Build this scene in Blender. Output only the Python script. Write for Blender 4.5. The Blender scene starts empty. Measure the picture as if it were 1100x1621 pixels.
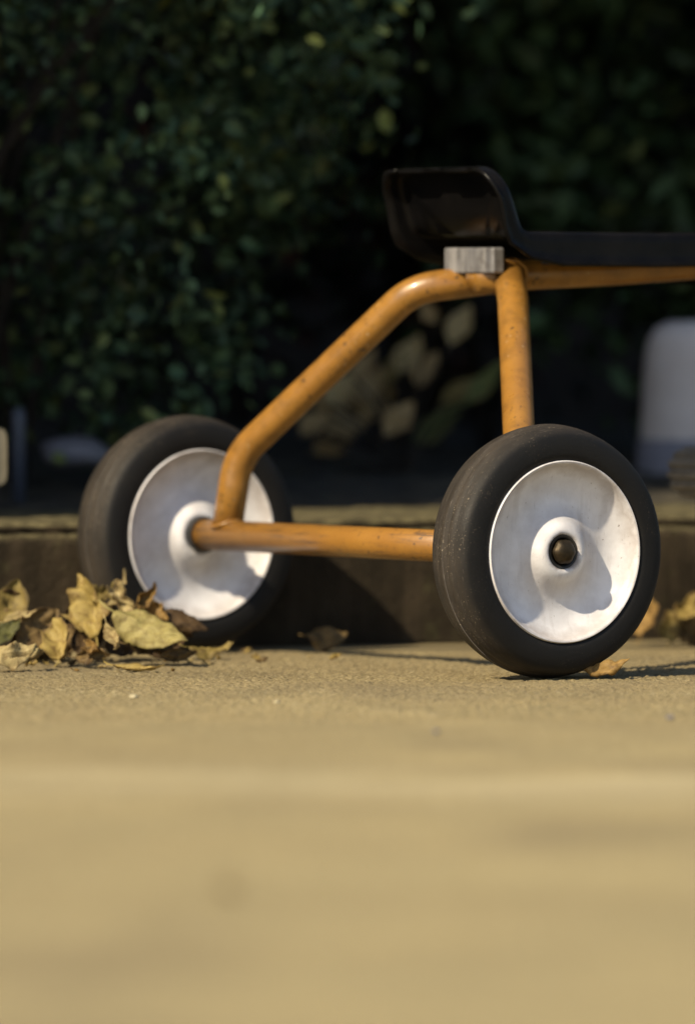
import bpy, bmesh, math, random
import numpy as np
from mathutils import Vector, Matrix, noise

random.seed(7)
rng = np.random.default_rng(7)
R = math.radians
sc = bpy.context.scene
col = sc.collection

# ------------------------------------------------------------------ camera, sky, sun, exposure
F_PX, CAM_H, CAM_D = 12500.0, 0.304, 6.2
PITCH = math.atan(348.0 / F_PX)
cd = bpy.data.cameras.new('camera')
cd.sensor_fit = 'VERTICAL'; cd.sensor_height = 36.0
cd.lens = F_PX / 1621.0 * 36.0
cd.clip_start = 0.05; cd.clip_end = 600
cd.dof.use_dof = True
cd.dof.focus_distance = 6.19
cd.dof.aperture_fstop = 4.5
cam = bpy.data.objects.new('camera', cd); col.objects.link(cam)
cam.location = (0, -CAM_D, CAM_H)
cam.rotation_euler = (math.pi / 2 - PITCH, 0, 0)
sc.camera = cam

SUN_ALPHA, SUN_EL = 47.5, 41.0           # direction to the sun: left, a little towards the camera
a_, e_ = R(SUN_ALPHA), R(SUN_EL)
to_sun = Vector((-math.cos(a_) * math.cos(e_), -math.sin(a_) * math.cos(e_), math.sin(e_)))
wd = bpy.data.worlds.new('World'); sc.world = wd; wd.use_nodes = True
wn = wd.node_tree.nodes; wl = wd.node_tree.links
sky = wn.new('ShaderNodeTexSky'); sky.sky_type = 'NISHITA'; sky.sun_disc = False
sky.sun_elevation = e_
sky.sun_rotation = math.atan2(to_sun.x, to_sun.y) % (2 * math.pi)
wn['Background'].inputs['Strength'].default_value = 0.085
wl.new(sky.outputs[0], wn['Background'].inputs['Color'])
sd = bpy.data.lights.new('sun', 'SUN'); sd.energy = 4.2; sd.angle = R(1.0); sd.color = (1.0, 0.86, 0.62)
sun = bpy.data.objects.new('sun', sd); col.objects.link(sun)
sun.rotation_euler = to_sun.to_track_quat('Z', 'Y').to_euler()
sc.view_settings.view_transform = 'Standard'
sc.view_settings.look = 'None'
sc.view_settings.exposure = 0.75
sc.view_settings.gamma = 1.0
sc.view_settings.use_curve_mapping = False
sc.render.engine = 'CYCLES'
sc.cycles.use_denoising = True
sc.cycles.max_bounces = 6

# ------------------------------------------------------------------ helpers
def at(px, py, Y):
    """point of the plane y = Y that shows at a pixel of the 1100 x 1621 photograph"""
    x = (px - 550) / F_PX; y = -(py - 810.5) / F_PX
    c, s = math.cos(PITCH), math.sin(PITCH)
    d = Vector((x, c + y * s, -s + y * c))
    return Vector((0, -CAM_D, CAM_H)) + d * ((Y + CAM_D) / d.y)

def mesh_obj(name, verts, faces, mat=None, parent=None, smooth=True):
    me = bpy.data.meshes.new(name)
    me.from_pydata([tuple(v) for v in verts], [], faces)
    if smooth:
        me.polygons.foreach_set('use_smooth', [True] * len(me.polygons))
    if mat: me.materials.append(mat)
    me.update()
    o = bpy.data.objects.new(name, me); col.objects.link(o)
    if parent: o.parent = parent
    return o

def np_obj(name, verts, quads, mat=None, parent=None, smooth=False):
    me = bpy.data.meshes.new(name)
    n, q = len(verts), len(quads)
    me.vertices.add(n); me.vertices.foreach_set('co', np.asarray(verts, np.float32).ravel())
    me.loops.add(q * 4); me.loops.foreach_set('vertex_index', np.asarray(quads, np.int32).ravel())
    me.polygons.add(q)
    me.polygons.foreach_set('loop_start', np.arange(0, q * 4, 4, dtype=np.int32))
    me.update(calc_edges=True)
    me.polygons.foreach_set('use_smooth', [smooth] * q)
    if mat: me.materials.append(mat)
    o = bpy.data.objects.new(name, me); col.objects.link(o)
    if parent: o.parent = parent
    return o

def empty(name, loc=(0, 0, 0), rz=0.0, parent=None):
    o = bpy.data.objects.new(name, None); col.objects.link(o)
    o.location = loc; o.rotation_euler = (0, 0, rz); o.empty_display_size = 0.05
    if parent: o.parent = parent
    return o

def tag(o, label=None, cat=None, group=None, kind=None):
    if label: o['label'] = label
    if cat: o['category'] = cat
    if group: o['group'] = group
    if kind: o['kind'] = kind
    return o

def join_parts(parts):
    V, Fc = [], []
    for v, f in parts:
        k = len(V); V += list(v); Fc += [tuple(i + k for i in q) for q in f]
    return V, Fc

def fillet(points, r, n=8):
    pts = [Vector(p) for p in points]
    out = [pts[0]]
    for i in range(1, len(pts) - 1):
        a, b, c = pts[i - 1], pts[i], pts[i + 1]
        d1, d2 = (a - b), (c - b)
        ang = d1.angle(d2)
        t = min(r / math.tan(ang / 2), d1.length * .49, d2.length * .49)
        p1, p2 = b + d1.normalized() * t, b + d2.normalized() * t
        for k in range(n + 1):
            s = k / n
            out.append(p1 * (1 - s) ** 2 + b * 2 * s * (1 - s) + p2 * s * s)
    out.append(pts[-1])
    return out

def tube(points, radius, seg=28, caps=True, rads=None):
    pts = [Vector(p) for p in points]
    V, Fc = [], []
    t = (pts[1] - pts[0]).normalized()
    up = Vector((0, 0, 1)) if abs(t.z) < .9 else Vector((1, 0, 0))
    nrm = t.cross(up).normalized()
    for i, p in enumerate(pts):
        if i == 0: tt = (pts[1] - pts[0]).normalized()
        elif i == len(pts) - 1: tt = (pts[-1] - pts[-2]).normalized()
        else: tt = ((pts[i + 1] - p).normalized() + (p - pts[i - 1]).normalized()).normalized()
        nrm = (nrm - tt * nrm.dot(tt)).normalized()
        bn = tt.cross(nrm)
        rr = rads[i] if rads else radius
        for k in range(seg):
            a = 2 * math.pi * k / seg
            V.append(p + (nrm * math.cos(a) + bn * math.sin(a)) * rr)
    for i in range(len(pts) - 1):
        for k in range(seg):
            k2 = (k + 1) % seg
            Fc.append((i * seg + k, i * seg + k2, (i + 1) * seg + k2, (i + 1) * seg + k))
    if caps:
        Fc.append(tuple(range(seg - 1, -1, -1)))
        Fc.append(tuple((len(pts) - 1) * seg + k for k in range(seg)))
    return V, Fc

def lathe(profile, seg=96, axis='Y', sharp=()):
    """profile: (r, a) pairs, a along the axis"""
    V, Fc = [], []
    for r, a in profile:
        for k in range(seg):
            t = 2 * math.pi * k / seg
            if axis == 'Y': V.append((r * math.cos(t), a, r * math.sin(t)))
            else: V.append((r * math.cos(t), r * math.sin(t), a))
    for i in range(len(profile) - 1):
        for k in range(seg):
            k2 = (k + 1) % seg
            Fc.append((i * seg + k, i * seg + k2, (i + 1) * seg + k2, (i + 1) * seg + k))
    return V, Fc

def box(cx, cy, cz, sx, sy, sz):
    V = [(cx + sx * i / 2, cy + sy * j / 2, cz + sz * k / 2) for i in (-1, 1) for j in (-1, 1) for k in (-1, 1)]
    Fc = [(0, 1, 3, 2), (4, 6, 7, 5), (0, 4, 5, 1), (2, 3, 7, 6), (0, 2, 6, 4), (1, 5, 7, 3)]
    return V, Fc

def bevel(o, w, n=3):
    m = o.modifiers.new('bevel', 'BEVEL'); m.width = w; m.segments = n; m.limit_method = 'ANGLE'; m.angle_limit = R(35)
    return o

def shade_flat_by_angle(o, ang=40):
    me = o.data
    bm = bmesh.new(); bm.from_mesh(me)
    bmesh.ops.recalc_face_normals(bm, faces=bm.faces)
    for e in bm.edges:
        if len(e.link_faces) == 2 and e.calc_face_angle(0) > R(ang): e.smooth = False
    bm.to_mesh(me); bm.free()
    return o

# ------------------------------------------------------------------ materials
class NT:
    def __init__(self, name):
        self.m = bpy.data.materials.new(name); self.m.use_nodes = True
        self.t = self.m.node_tree; self.b = self.t.nodes['Principled BSDF']
        self.tc = self.t.nodes.new('ShaderNodeTexCoord')
    def n(self, typ, **kw):
        x = self.t.nodes.new(typ)
        for k, v in kw.items():
            if k in x.inputs: x.inputs[k].default_value = v
            else: setattr(x, k, v)
        return x
    def l(self, a, b): self.t.links.new(a, b)
    def noise(self, scale, detail=4, rough=.55, coord='Object', stretch=None):
        x = self.n('ShaderNodeTexNoise', Scale=scale, Detail=detail, Roughness=rough)
        src = self.tc.outputs[coord]
        if stretch:
            mp = self.n('ShaderNodeMapping'); mp.inputs['Scale'].default_value = stretch
            self.l(src, mp.inputs['Vector']); src = mp.outputs[0]
        self.l(src, x.inputs['Vector']); return x.outputs['Fac']
    def ramp(self, fac, stops):
        x = self.n('ShaderNodeValToRGB'); e = x.color_ramp.elements
        while len(e) < len(stops): e.new(.5)
        for el, (p, c) in zip(e, stops):
            el.position = p
            el.color = (c, c, c, 1) if isinstance(c, (int, float)) else (*c, 1)
        self.l(fac, x.inputs[0]); return x.outputs[0]
    def mix(self, fac, a, b, mode='MIX'):
        x = self.n('ShaderNodeMix', data_type='RGBA', blend_type=mode)
        for i, v in ((0, fac), (6, a), (7, b)):
            if isinstance(v, (int, float)): x.inputs[i].default_value = v
            elif isinstance(v, tuple): x.inputs[i].default_value = (*v, 1)
            else: self.l(v, x.inputs[i])
        return x.outputs[2]
    def math(self, op, a, b=0.0):
        x = self.n('ShaderNodeMath', operation=op)
        for i, v in ((0, a), (1, b)):
            if isinstance(v, (int, float)): x.inputs[i].default_value = v
            else: self.l(v, x.inputs[i])
        return x.outputs[0]
    def bump(self, h, strength, dist):
        x = self.n('ShaderNodeBump', Strength=strength, Distance=dist)
        self.l(h, x.inputs['Height']); self.l(x.outputs[0], self.b.inputs['Normal'])
    def set(self, **kw):
        for k, v in kw.items():
            k = k.replace('_', ' ')
            i = self.b.inputs[k]
            if isinstance(v, (int, float)): i.default_value = v
            elif isinstance(v, tuple): i.default_value = (*v, 1)
            else: self.l(v, i)
        return self.m

def m_paint():
    t = NT('orange_paint')
    big = t.noise(22, 5)
    c = t.mix(t.ramp(big, [(.35, 0.), (.7, 1.)]), (.245, .113, .020), (.295, .143, .026))
    grime = t.ramp(t.noise(70, 6, .65), [(.45, 0.), (.72, .7)])
    c = t.mix(grime, c, (.14, .068, .016))
    chips = t.ramp(t.noise(210, 3, .5), [(.645, 0.), (.675, 1.)])
    area = t.ramp(t.noise(16, 3), [(.44, 0.), (.56, 1.)])
    cm = t.math('MULTIPLY', chips, area)
    c = t.mix(cm, c, (.035, .022, .016))
    wear = t.math('MULTIPLY', t.ramp(t.noise(1, 3, .5, stretch=(500, 500, 45)), [(.68, 0.), (.72, .8)]), t.ramp(t.noise(25, 2), [(.5, 0.), (.6, 1.)]))
    c = t.mix(wear, c, (.50, .42, .28))
    t.bump(t.noise(140, 4), .12, .0012)
    rough = t.ramp(t.noise(90, 4), [(.3, .26), (.8, .46)])
    return t.set(Base_Color=c, Roughness=rough, Coat_Weight=.25, Coat_Roughness=.12)

def m_axle_paint():
    t = NT('scuffed_orange_paint')
    big = t.noise(22, 5)
    c = t.mix(t.ramp(big, [(.35, 0.), (.7, 1.)]), (.245, .113, .020), (.295, .143, .026))
    # scuffs run along the tube (local Y)
    sc1 = t.ramp(t.noise(1, 5, .6, stretch=(520, 24, 520)), [(.55, 0.), (.62, .9)])
    area = t.ramp(t.noise(1, 2, .5, stretch=(75, 8, 75)), [(.38, 0.), (.50, 1.)])
    c = t.mix(t.math('MULTIPLY', sc1, area), c, (.08, .045, .025))
    grime = t.ramp(t.noise(60, 6, .65), [(.5, 0.), (.75, .45)])
    c = t.mix(grime, c, (.14, .068, .018))
    chp = t.ramp(t.noise(240, 3, .5), [(.66, 0.), (.69, 1.)])
    c = t.mix(chp, c, (.04, .025, .018))
    t.bump(t.noise(160, 4), .15, .001)
    return t.set(Base_Color=c, Roughness=.38, Coat_Weight=.2, Coat_Roughness=.15)

def m_rubber():
    t = NT('black_rubber')
    g = t.noise(45, 5)
    c = t.mix(g, (.0055, .0055, .006), (.012, .0115, .011))
    # dry dust caught on the running surface (far from the axle) and specks all over
    sep = t.n('ShaderNodeSeparateXYZ'); t.l(t.tc.outputs['Object'], sep.inputs[0])
    r2 = t.math('SQRT', t.math('ADD', t.math('POWER', sep.outputs[0], 2.), t.math('POWER', sep.outputs[2], 2.)))
    mr = t.n('ShaderNodeMapRange'); t.l(r2, mr.inputs[0])
    mr.inputs[1].default_value = .0915; mr.inputs[2].default_value = .1000
    dust = t.math('MULTIPLY', mr.outputs[0], t.ramp(t.noise(1, 5, .65, stretch=(35, 90, 35)), [(.3, .35), (.7, 1.)]))
    c = t.mix(t.math('MULTIPLY', dust, .75), c, (.060, .048, .037))
    sp = t.ramp(t.noise(620, 3, .6), [(.62, 0.), (.70, 1.)])
    spa = t.math('MULTIPLY', t.ramp(t.noise(24, 4), [(.46, .05), (.66, 1.)]), t.math('ADD', .25, mr.outputs[0]))
    c = t.mix(t.math('MULTIPLY', sp, t.math('MULTIPLY', spa, .8)), c, (.26, .21, .15))
    scf = t.ramp(t.noise(1, 3, .5, stretch=(90, 700, 90)), [(.64, 0.), (.69, .5)])
    c = t.mix(t.math('MULTIPLY', scf, mr.outputs[0]), c, (.11, .095, .08))
    t.bump(t.noise(300, 4, .65), .3, .0009)
    return t.set(Base_Color=c, Roughness=t.ramp(g, [(.3, .55), (.7, .75)]), Specular_IOR_Level=.22)

def m_rim():
    t = NT('white_enamel')
    c = t.mix(t.ramp(t.noise(38, 6, .6), [(.38, 0.), (.7, 1.)]), (.71, .70, .72), (.55, .53, .54))
    c = t.mix(t.ramp(t.noise(1, 5, .65, stretch=(70, 8, 14)), [(.55, 0.), (.75, .5)]), c, (.40, .37, .36))
    # grime settles in the bottom of the dish round the hub and under the lip
    sep = t.n('ShaderNodeSeparateXYZ'); t.l(t.tc.outputs['Object'], sep.inputs[0])
    rad = t.math('SQRT', t.math('ADD', t.math('POWER', sep.outputs[0], 2.), t.math('POWER', sep.outputs[2], 2.)))
    rn = t.math('ADD', rad, t.math('MULTIPLY', t.math('SUBTRACT', t.noise(55, 5, .65), .5), .016))
    g1 = t.ramp(t.math('MULTIPLY', rn, 10.), [(.20, 0.), (.27, .28), (.32, .22), (.40, 0.)])
    g2 = t.ramp(t.math('MULTIPLY', rn, 10.), [(.60, 0.), (.68, .55), (.715, .2)])
    g3 = t.ramp(t.math('MULTIPLY', rn, 10.), [(.13, .9), (.165, 0.)])
    c = t.mix(t.math('MAXIMUM', t.math('MAXIMUM', g1, g2), g3), c, (.27, .225, .20))
    c = t.mix(t.ramp(t.noise(300, 3, .6), [(.705, 0.), (.75, .85)]), c, (.15, .11, .085))
    c = t.mix(t.ramp(t.noise(520, 2, .6), [(.725, 0.), (.78, .7)]), c, (.20, .16, .13))
    scr = t.ramp(t.noise(1, 3, .5, stretch=(900, 60, 120)), [(.66, 0.), (.70, .5)])
    c = t.mix(t.math('MULTIPLY', scr, t.ramp(t.noise(40, 2), [(.5, 0.), (.6, 1.)])), c, (.36, .34, .34))
    t.bump(t.noise(260, 5, .65), .22, .0008)
    return t.set(Base_Color=c, Roughness=t.ramp(t.noise(60, 4), [(.3, .35), (.7, .6)]))

def m_simple(name, c1, c2, rough=.5, scale=60, bump=.15, bdist=.001, **kw):
    t = NT(name)
    c = t.mix(t.ramp(t.noise(scale, 5, .6), [(.35, 0.), (.65, 1.)]), c1, c2)
    if bump: t.bump(t.noise(scale * 2.5, 5), bump, bdist)
    return t.set(Base_Color=c, Roughness=rough, **kw)

def m_ground():
    t = NT('worn_concrete')
    c = t.mix(t.ramp(t.noise(1, 4, .5, stretch=(2.2, 1.1, 1)), [(.35, 0.), (.65, 1.)]), (.36, .287, .140), (.43, .346, .170))
    c = t.mix(t.ramp(t.noise(1, 3, .5, stretch=(9, 5, 1)), [(.35, 0.), (.7, .55)]), c, (.265, .22, .112))
    # sand grains and aggregate
    g = t.noise(340, 5, .85)
    c = t.mix(t.ramp(g, [(.36, .97), (.50, 0.)]), c, (.05, .037, .02))
    c = t.mix(t.ramp(g, [(.54, 0.), (.66, .97)]), c, (.62, .54, .34))
    v = t.n('ShaderNodeTexVoronoi', Scale=190.0); t.l(t.tc.outputs['Object'], v.inputs['Vector'])
    c = t.mix(t.ramp(v.outputs['Distance'], [(.1, .35), (.4, 0.)]), c, (.44, .38, .26))
    sy = t.n('ShaderNodeSeparateXYZ'); t.l(t.tc.outputs['Object'], sy.inputs[0])
    my = t.n('ShaderNodeMapRange'); t.l(sy.outputs[1], my.inputs[0]); my.inputs[1].default_value = -1.3; my.inputs[2].default_value = .1
    grain_shade = t.math('MULTIPLY', my.outputs[0], t.ramp(t.noise(1, 5, .6, stretch=(13, 6, 1)), [(.25, .45), (.7, 1.)]))  # darker towards the kerb: grain self-shadow put into the colour, plus denser dark grains
    c = t.mix(t.math('MULTIPLY', grain_shade, .68), c, (.105, .076, .038))
    # worn pale band crossing the paving, and long cross streaks
    yy = t.math('ADD', t.math('ADD', sy.outputs[1], 1.30), t.math('MULTIPLY', sy.outputs[0], .12))
    yy = t.math('ADD', yy, t.math('MULTIPLY', t.math('SUBTRACT', t.noise(1, 4, .6, stretch=(9, 5, 1)), .5), .16))
    band = t.ramp(t.math('ADD', t.math('MULTIPLY', t.math('ABSOLUTE', yy), -3.6), 1.), [(.1, 0.), (.95, 1.)])
    band = t.math('MULTIPLY', band, t.ramp(t.noise(1, 4, .6, stretch=(4.5, 10, 1)), [(.36, 0.), (.62, .65)]))
    c = t.mix(band, c, (.47, .40, .25))
    streak = t.ramp(t.noise(1, 4, .55, stretch=(.9, 6, 1)), [(.42, 0.), (.68, .6)])
    c = t.mix(streak, c, (.25, .195, .10))
    st = t.ramp(t.noise(1, 3, .5, stretch=(3.5, 2.2, 1)), [(.54, 0.), (.70, .5)])
    c = t.mix(st, c, (.15, .118, .07))
    t.bump(t.noise(400, 5, .72), .78, .0018)
    return t.set(Base_Color=c, Roughness=.9, Specular_IOR_Level=.25)

def m_kerb():
    t = NT('weathered_kerb_concrete')
    geo = t.n('ShaderNodeNewGeometry')
    c = t.mix(t.ramp(t.noise(14, 6, .65), [(.35, 0.), (.7, 1.)]), (.015, .011, .006), (.042, .031, .018))
    c = t.mix(t.ramp(t.noise(1, 4, .6, stretch=(26, 26, 3)), [(.5, 0.), (.72, .7)]), c, (.085, .062, .038))
    c = t.mix(t.ramp(t.noise(35, 6, .7), [(.58, 0.), (.72, .6)]), c, (.075, .07, .03))
    # upward faces take a paler mottled colour
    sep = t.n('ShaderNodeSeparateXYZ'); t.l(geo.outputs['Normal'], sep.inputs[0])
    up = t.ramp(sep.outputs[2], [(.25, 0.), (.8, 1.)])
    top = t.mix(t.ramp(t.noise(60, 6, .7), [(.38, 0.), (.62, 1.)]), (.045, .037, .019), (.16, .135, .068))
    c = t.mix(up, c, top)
    t.bump(t.noise(160, 6, .7), .8, .004)
    return t.set(Base_Color=c, Roughness=.92, Specular_IOR_Level=.2)

def m_leaf_dry(name, c1, c2, c3, transl=.25):
    t = NT(name)
    c = t.mix(t.ramp(t.noise(55, 5, .6), [(.35, 0.), (.65, 1.)]), c1, c2)
    c = t.mix(t.ramp(t.noise(120, 5, .7), [(.47, 0.), (.68, .9)]), c, c3)
    # veins: midrib along x, side veins slanting
    sep = t.n('ShaderNodeSeparateXYZ'); t.l(t.tc.outputs['UV'], sep.inputs[0])
    av = t.math('ABSOLUTE', sep.outputs[1])
    w = t.math('SINE', t.math('MULTIPLY', t.math('SUBTRACT', sep.outputs[0], t.math('MULTIPLY', av, .35)), 52.))
    vein = t.math('MAXIMUM', t.ramp(w, [(.9, 0.), (.99, .7)]), t.ramp(av, [(.03, 1.), (.07, 0.)]))
    c = t.mix(t.math('MULTIPLY', vein, .22), c, c2, 'SCREEN')
    edge = t.math('MULTIPLY', t.ramp(av, [(.55, 0.), (1., 1.)]), t.ramp(t.noise(75, 4, .7), [(.38, 0.), (.62, .9)]))
    c = t.mix(edge, c, c3)
    t.bump(t.math('ADD', t.noise(160, 5), t.math('MULTIPLY', vein, .6)), .5, .0012)
    m = t.set(Base_Color=c, Roughness=.62, Specular_IOR_Level=.3)
    tr = t.n('ShaderNodeBsdfTranslucent'); t.l(c, tr.inputs[0])
    mx = t.n('ShaderNodeMixShader'); mx.inputs[0].default_value = transl
    out = t.t.nodes['Material Output']
    t.l(t.b.outputs[0], mx.inputs[1]); t.l(tr.outputs[0], mx.inputs[2]); t.l(mx.outputs[0], out.inputs[0])
    return m

def m_foliage(name, cols, transl=.2):
    t = NT(name)
    geo = t.n('ShaderNodeNewGeometry')
    n = len(cols)
    c = t.ramp(geo.outputs['Random Per Island'], [(i / (n - 1), cc) for i, cc in enumerate(cols)])
    big = t.ramp(t.noise(7, 3), [(.40, .28), (.60, 1.75)])  # lit clumps and dark gaps of the foliage painted into leaf colour
    c = t.mix(1.0, c, big, 'MULTIPLY')
    m = t.set(Base_Color=c, Roughness=.5, Specular_IOR_Level=.22)
    tr = t.n('ShaderNodeBsdfTranslucent'); t.l(c, tr.inputs[0])
    mx = t.n('ShaderNodeMixShader'); mx.inputs[0].default_value = transl
    out = t.t.nodes['Material Output']
    t.l(t.b.outputs[0], mx.inputs[1]); t.l(tr.outputs[0], mx.inputs[2]); t.l(mx.outputs[0], out.inputs[0])
    return m

PAINT, AXLEP, RUBBER, RIM = m_paint(), m_axle_paint(), m_rubber(), m_rim()
SEATM = m_simple('black_gloss_plastic', (.003, .003, .0033), (.006, .0055, .0055), .27, 30, .3, .0012, Specular_IOR_Level=.10)
ALU = m_simple('brushed_steel', (.10, .10, .105), (.27, .26, .255), .55, 110, .3, .0008, Metallic=.3)
def m_streaked():
    t = NT('streaked_grey_metal')
    c = t.mix(t.ramp(t.noise(1, 4, .6, stretch=(120, 120, 14)), [(.35, 0.), (.65, 1.)]), (.10, .10, .11), (.30, .29, .29))
    c = t.mix(t.ramp(t.noise(60, 5, .7), [(.5, 0.), (.75, .7)]), c, (.06, .05, .045))
    t.bump(t.noise(1, 4, .6, stretch=(260, 260, 30)), .3, .0008)
    return t.set(Base_Color=c, Roughness=.5, Metallic=.25)
CLAMP = m_streaked()
BRASS = m_simple('dirty_brass', (.020, .016, .010), (.060, .043, .024), .5, 130, .2, .0008, Metallic=.75)
DARKM = m_simple('dark_washer', (.012, .012, .012), (.03, .028, .025), .5)
GRIP = m_simple('grey_ribbed_rubber', (.15, .135, .115), (.22, .20, .17), .65, 80)
GROUND, KERB = m_ground(), m_kerb()
SOIL = m_simple('garden_soil', (.010, .008, .005), (.045, .036, .02), .95, 34, .8, .006)
BARK = m_simple('shrub_bark', (.012, .009, .006), (.03, .022, .015), .9, 40, .6, .003)
FENCEM = m_simple('dark_fence_timber', (.012, .009, .007), (.028, .02, .015), .85, 16, .4, .002)
STAKE = m_simple('pale_bamboo', (.24, .20, .12), (.34, .29, .19), .55, 30)
STAKEB = m_simple('blue_grey_plastic', (.05, .06, .085), (.07, .08, .11), .5, 20)
POT1 = m_simple('pale_grey_stone', (.52, .47, .44), (.60, .55, .52), .8, 18, .3, .002)
POT2 = m_simple('blue_grey_stone_and_shade', (.16, .165, .20), (.21, .21, .25), .75, 18, .3, .002)
JOINT = m_simple('pale_joint_mortar', (.36, .31, .19), (.42, .365, .235), .9, 40, .5, .002)

# ------------------------------------------------------------------ ground
def graded(lo, hi, step, far):
    fine = list(np.arange(lo, hi + step / 2, step))
    out = [.02, .05, .12, .3, .7, 1.6, 4, 10, 30, 80, far]
    return np.array([lo - d for d in reversed(out)] + fine + [hi + d for d in out])
gx = graded(-.34, .34, .0016, 200.0); gy = graded(-.62, .50, .0026, 200.0)
GX, GY = np.meshgrid(gx, gy)
def vnoise(x, y, s, seed):
    xi, yi = np.floor(x * s).astype(np.int64), np.floor(y * s).astype(np.int64)
    fx, fy = x * s - xi, y * s - yi
    fx, fy = fx * fx * (3 - 2 * fx), fy * fy * (3 - 2 * fy)
    def h(i, j):
        v = np.sin(i * 127.1 + j * 311.7 + seed * 74.7) * 43758.5453
        return v - np.floor(v)
    return (h(xi, yi) * (1 - fx) + h(xi + 1, yi) * fx) * (1 - fy) + (h(xi, yi + 1) * (1 - fx) + h(xi + 1, yi + 1) * fx) * fy
Z = (vnoise(GX, GY, 300, 1) - .5) * .0022 + (vnoise(GX, GY, 520, 5) - .5) * .0015 + np.clip(vnoise(GX, GY, 190, 9) - .72, 0, 1) * .0035 + (vnoise(GX, GY, 60, 2) - .5) * .0009 + (vnoise(GX, GY, 14, 3) - .5) * .0012
fade = np.clip((.34 - np.abs(GX)) / .02, 0, 1) * np.clip((GY + .62) / .04, 0, 1) * np.clip((.50 - GY) / .02, 0, 1)
Z = Z * fade - .0011
nx, ny = len(gx), len(gy)
idx = np.arange(nx * ny).reshape(ny, nx)
Q = np.stack([idx[:-1, :-1], idx[:-1, 1:], idx[1:, 1:], idx[1:, :-1]], -1).reshape(-1, 4)
ground = np_obj('ground', np.stack([GX, GY, Z], -1).reshape(-1, 3), Q, GROUND, smooth=True)
tag(ground, kind='structure')

# ------------------------------------------------------------------ kerb and planting bed
KA = R(22.0)
kdir = Vector((math.cos(KA), math.sin(KA), 0)); kback = Vector((-math.sin(KA), math.cos(KA), 0))
K0 = Vector((-.15, .545, 0))
def kpt(s, b, z): return K0 + kdir * s + kback * b + Vector((0, 0, z))
kerb = tag(empty('kerb', kpt(0, 0, 0), KA), kind='structure')
def kerbstone(s0, s1):
    prof = [(0.004, 0), (.003, .03), (.001, .06), (0, .088), (.0005, .0945), (.003, .0972), (.0055, .0985), (.006, .1005), (.004, .1025),
            (.0045, .105), (.008, .1075), (.016, .1085), (.05, .1085), (.12, .1095), (.20, .1105), (.28, .1105), (.286, .1075), (.288, .09), (.288, 0)]
    N = int((s1 - s0) / .006)
    V, Fc = [], []
    n = len(prof)
    for i in range(N + 1):
        s = s0 + (s1 - s0) * i / N
        e = min(s - s0, s1 - s)
        rnd = .006 * max(0, 1 - e / .006)
        for j, (b, z) in enumerate(prof):
            k = 1.0 if 0 < z else 0
            q = Vector((s * 40, b * 40, z * 40)); q2 = q * 4
            db = .0016 * noise.noise(q + Vector((5, 0, 0))) + .0016 * noise.noise(q2)
            if .094 < z < .107 and b < .02: db += .0028 * noise.noise(Vector((s * 75, 2, z * 30)))
            dz = (.0012 * noise.noise(q) + .0010 * noise.noise(q2 + Vector((0, 7, 0)))) * k
            V.append((s, b + db + rnd * .6 * (1 if b < .1 else -1), z + dz - rnd * .5 * (z > .09)))
    for i in range(N):
        for j in range(n - 1):
            a = i * n + j
            Fc.append((a, a + n, a + n + 1, a + 1))
    Fc.append(tuple(range(n))); Fc.append(tuple(N * n + j for j in range(n - 1, -1, -1)))
    return mesh_obj('kerbstone', V, Fc, KERB, kerb)
edges = [-.9, -.6, .345, 1.245, 2.145, 3.045]
for s0, s1 in zip(edges[:-1], edges[1:]): kerbstone(s0 + .003, s1 - .003)

# soil bed behind the kerb
bs = np.linspace(-.92, 3.2, 260); bb = np.concatenate([np.linspace(.288, .95, 80), np.linspace(1.0, 4.2, 30)])
BS, BB = np.meshgrid(bs, bb)
BZ = .106 + np.minimum((BB - .288) * .05, .03) + (vnoise(BS, BB, 28, 4) - .5) * .014 + (vnoise(BS, BB, 75, 6) - .5) * .007
BZ[0, :] = .098
P = np.array(K0)[None, None] + BS[..., None] * np.array(kdir) + BB[..., None] * np.array(kback)
P[..., 2] = BZ
n1, n2 = len(bs), len(bb)
idx = np.arange(n1 * n2).reshape(n2, n1)
Q = np.stack([idx[:-1, :-1], idx[:-1, 1:], idx[1:, 1:], idx[1:, :-1]], -1).reshape(-1, 4)
tag(np_obj('planting_bed', P.reshape(-1, 3), Q, SOIL, smooth=True), kind='structure')

# ------------------------------------------------------------------ shrubs
def leaf_mesh(P, N, D, L, W, fold=.25):
    """P bases, N normals, D directions -> folded six-sided leaves of two quads"""
    D = D - N * (D * N).sum(1, keepdims=True); D /= np.linalg.norm(D, axis=1, keepdims=True) + 1e-9
    S = np.cross(N, D)
    L = L[:, None]; W = W[:, None]
    base = P; tip = P + D * L - N * L * .12
    up = N * W * fold
    r1 = P + D * L * .33 + S * W + up; l1 = P + D * L * .33 - S * W + up
    r2 = P + D * L * .72 + S * W * .8 + up * .7; l2 = P + D * L * .72 - S * W * .8 + up * .7
    V = np.stack([base, r1, r2, tip, l2, l1], 1).reshape(-1, 3)
    k = np.arange(len(P))[:, None] * 6
    Q = np.concatenate([k + np.array([0, 1, 2, 3]), k + np.array([0, 3, 4, 5])], 0)
    return V, Q

def unit(v): return v / (np.linalg.norm(v, axis=1, keepdims=True) + 1e-9)

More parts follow.
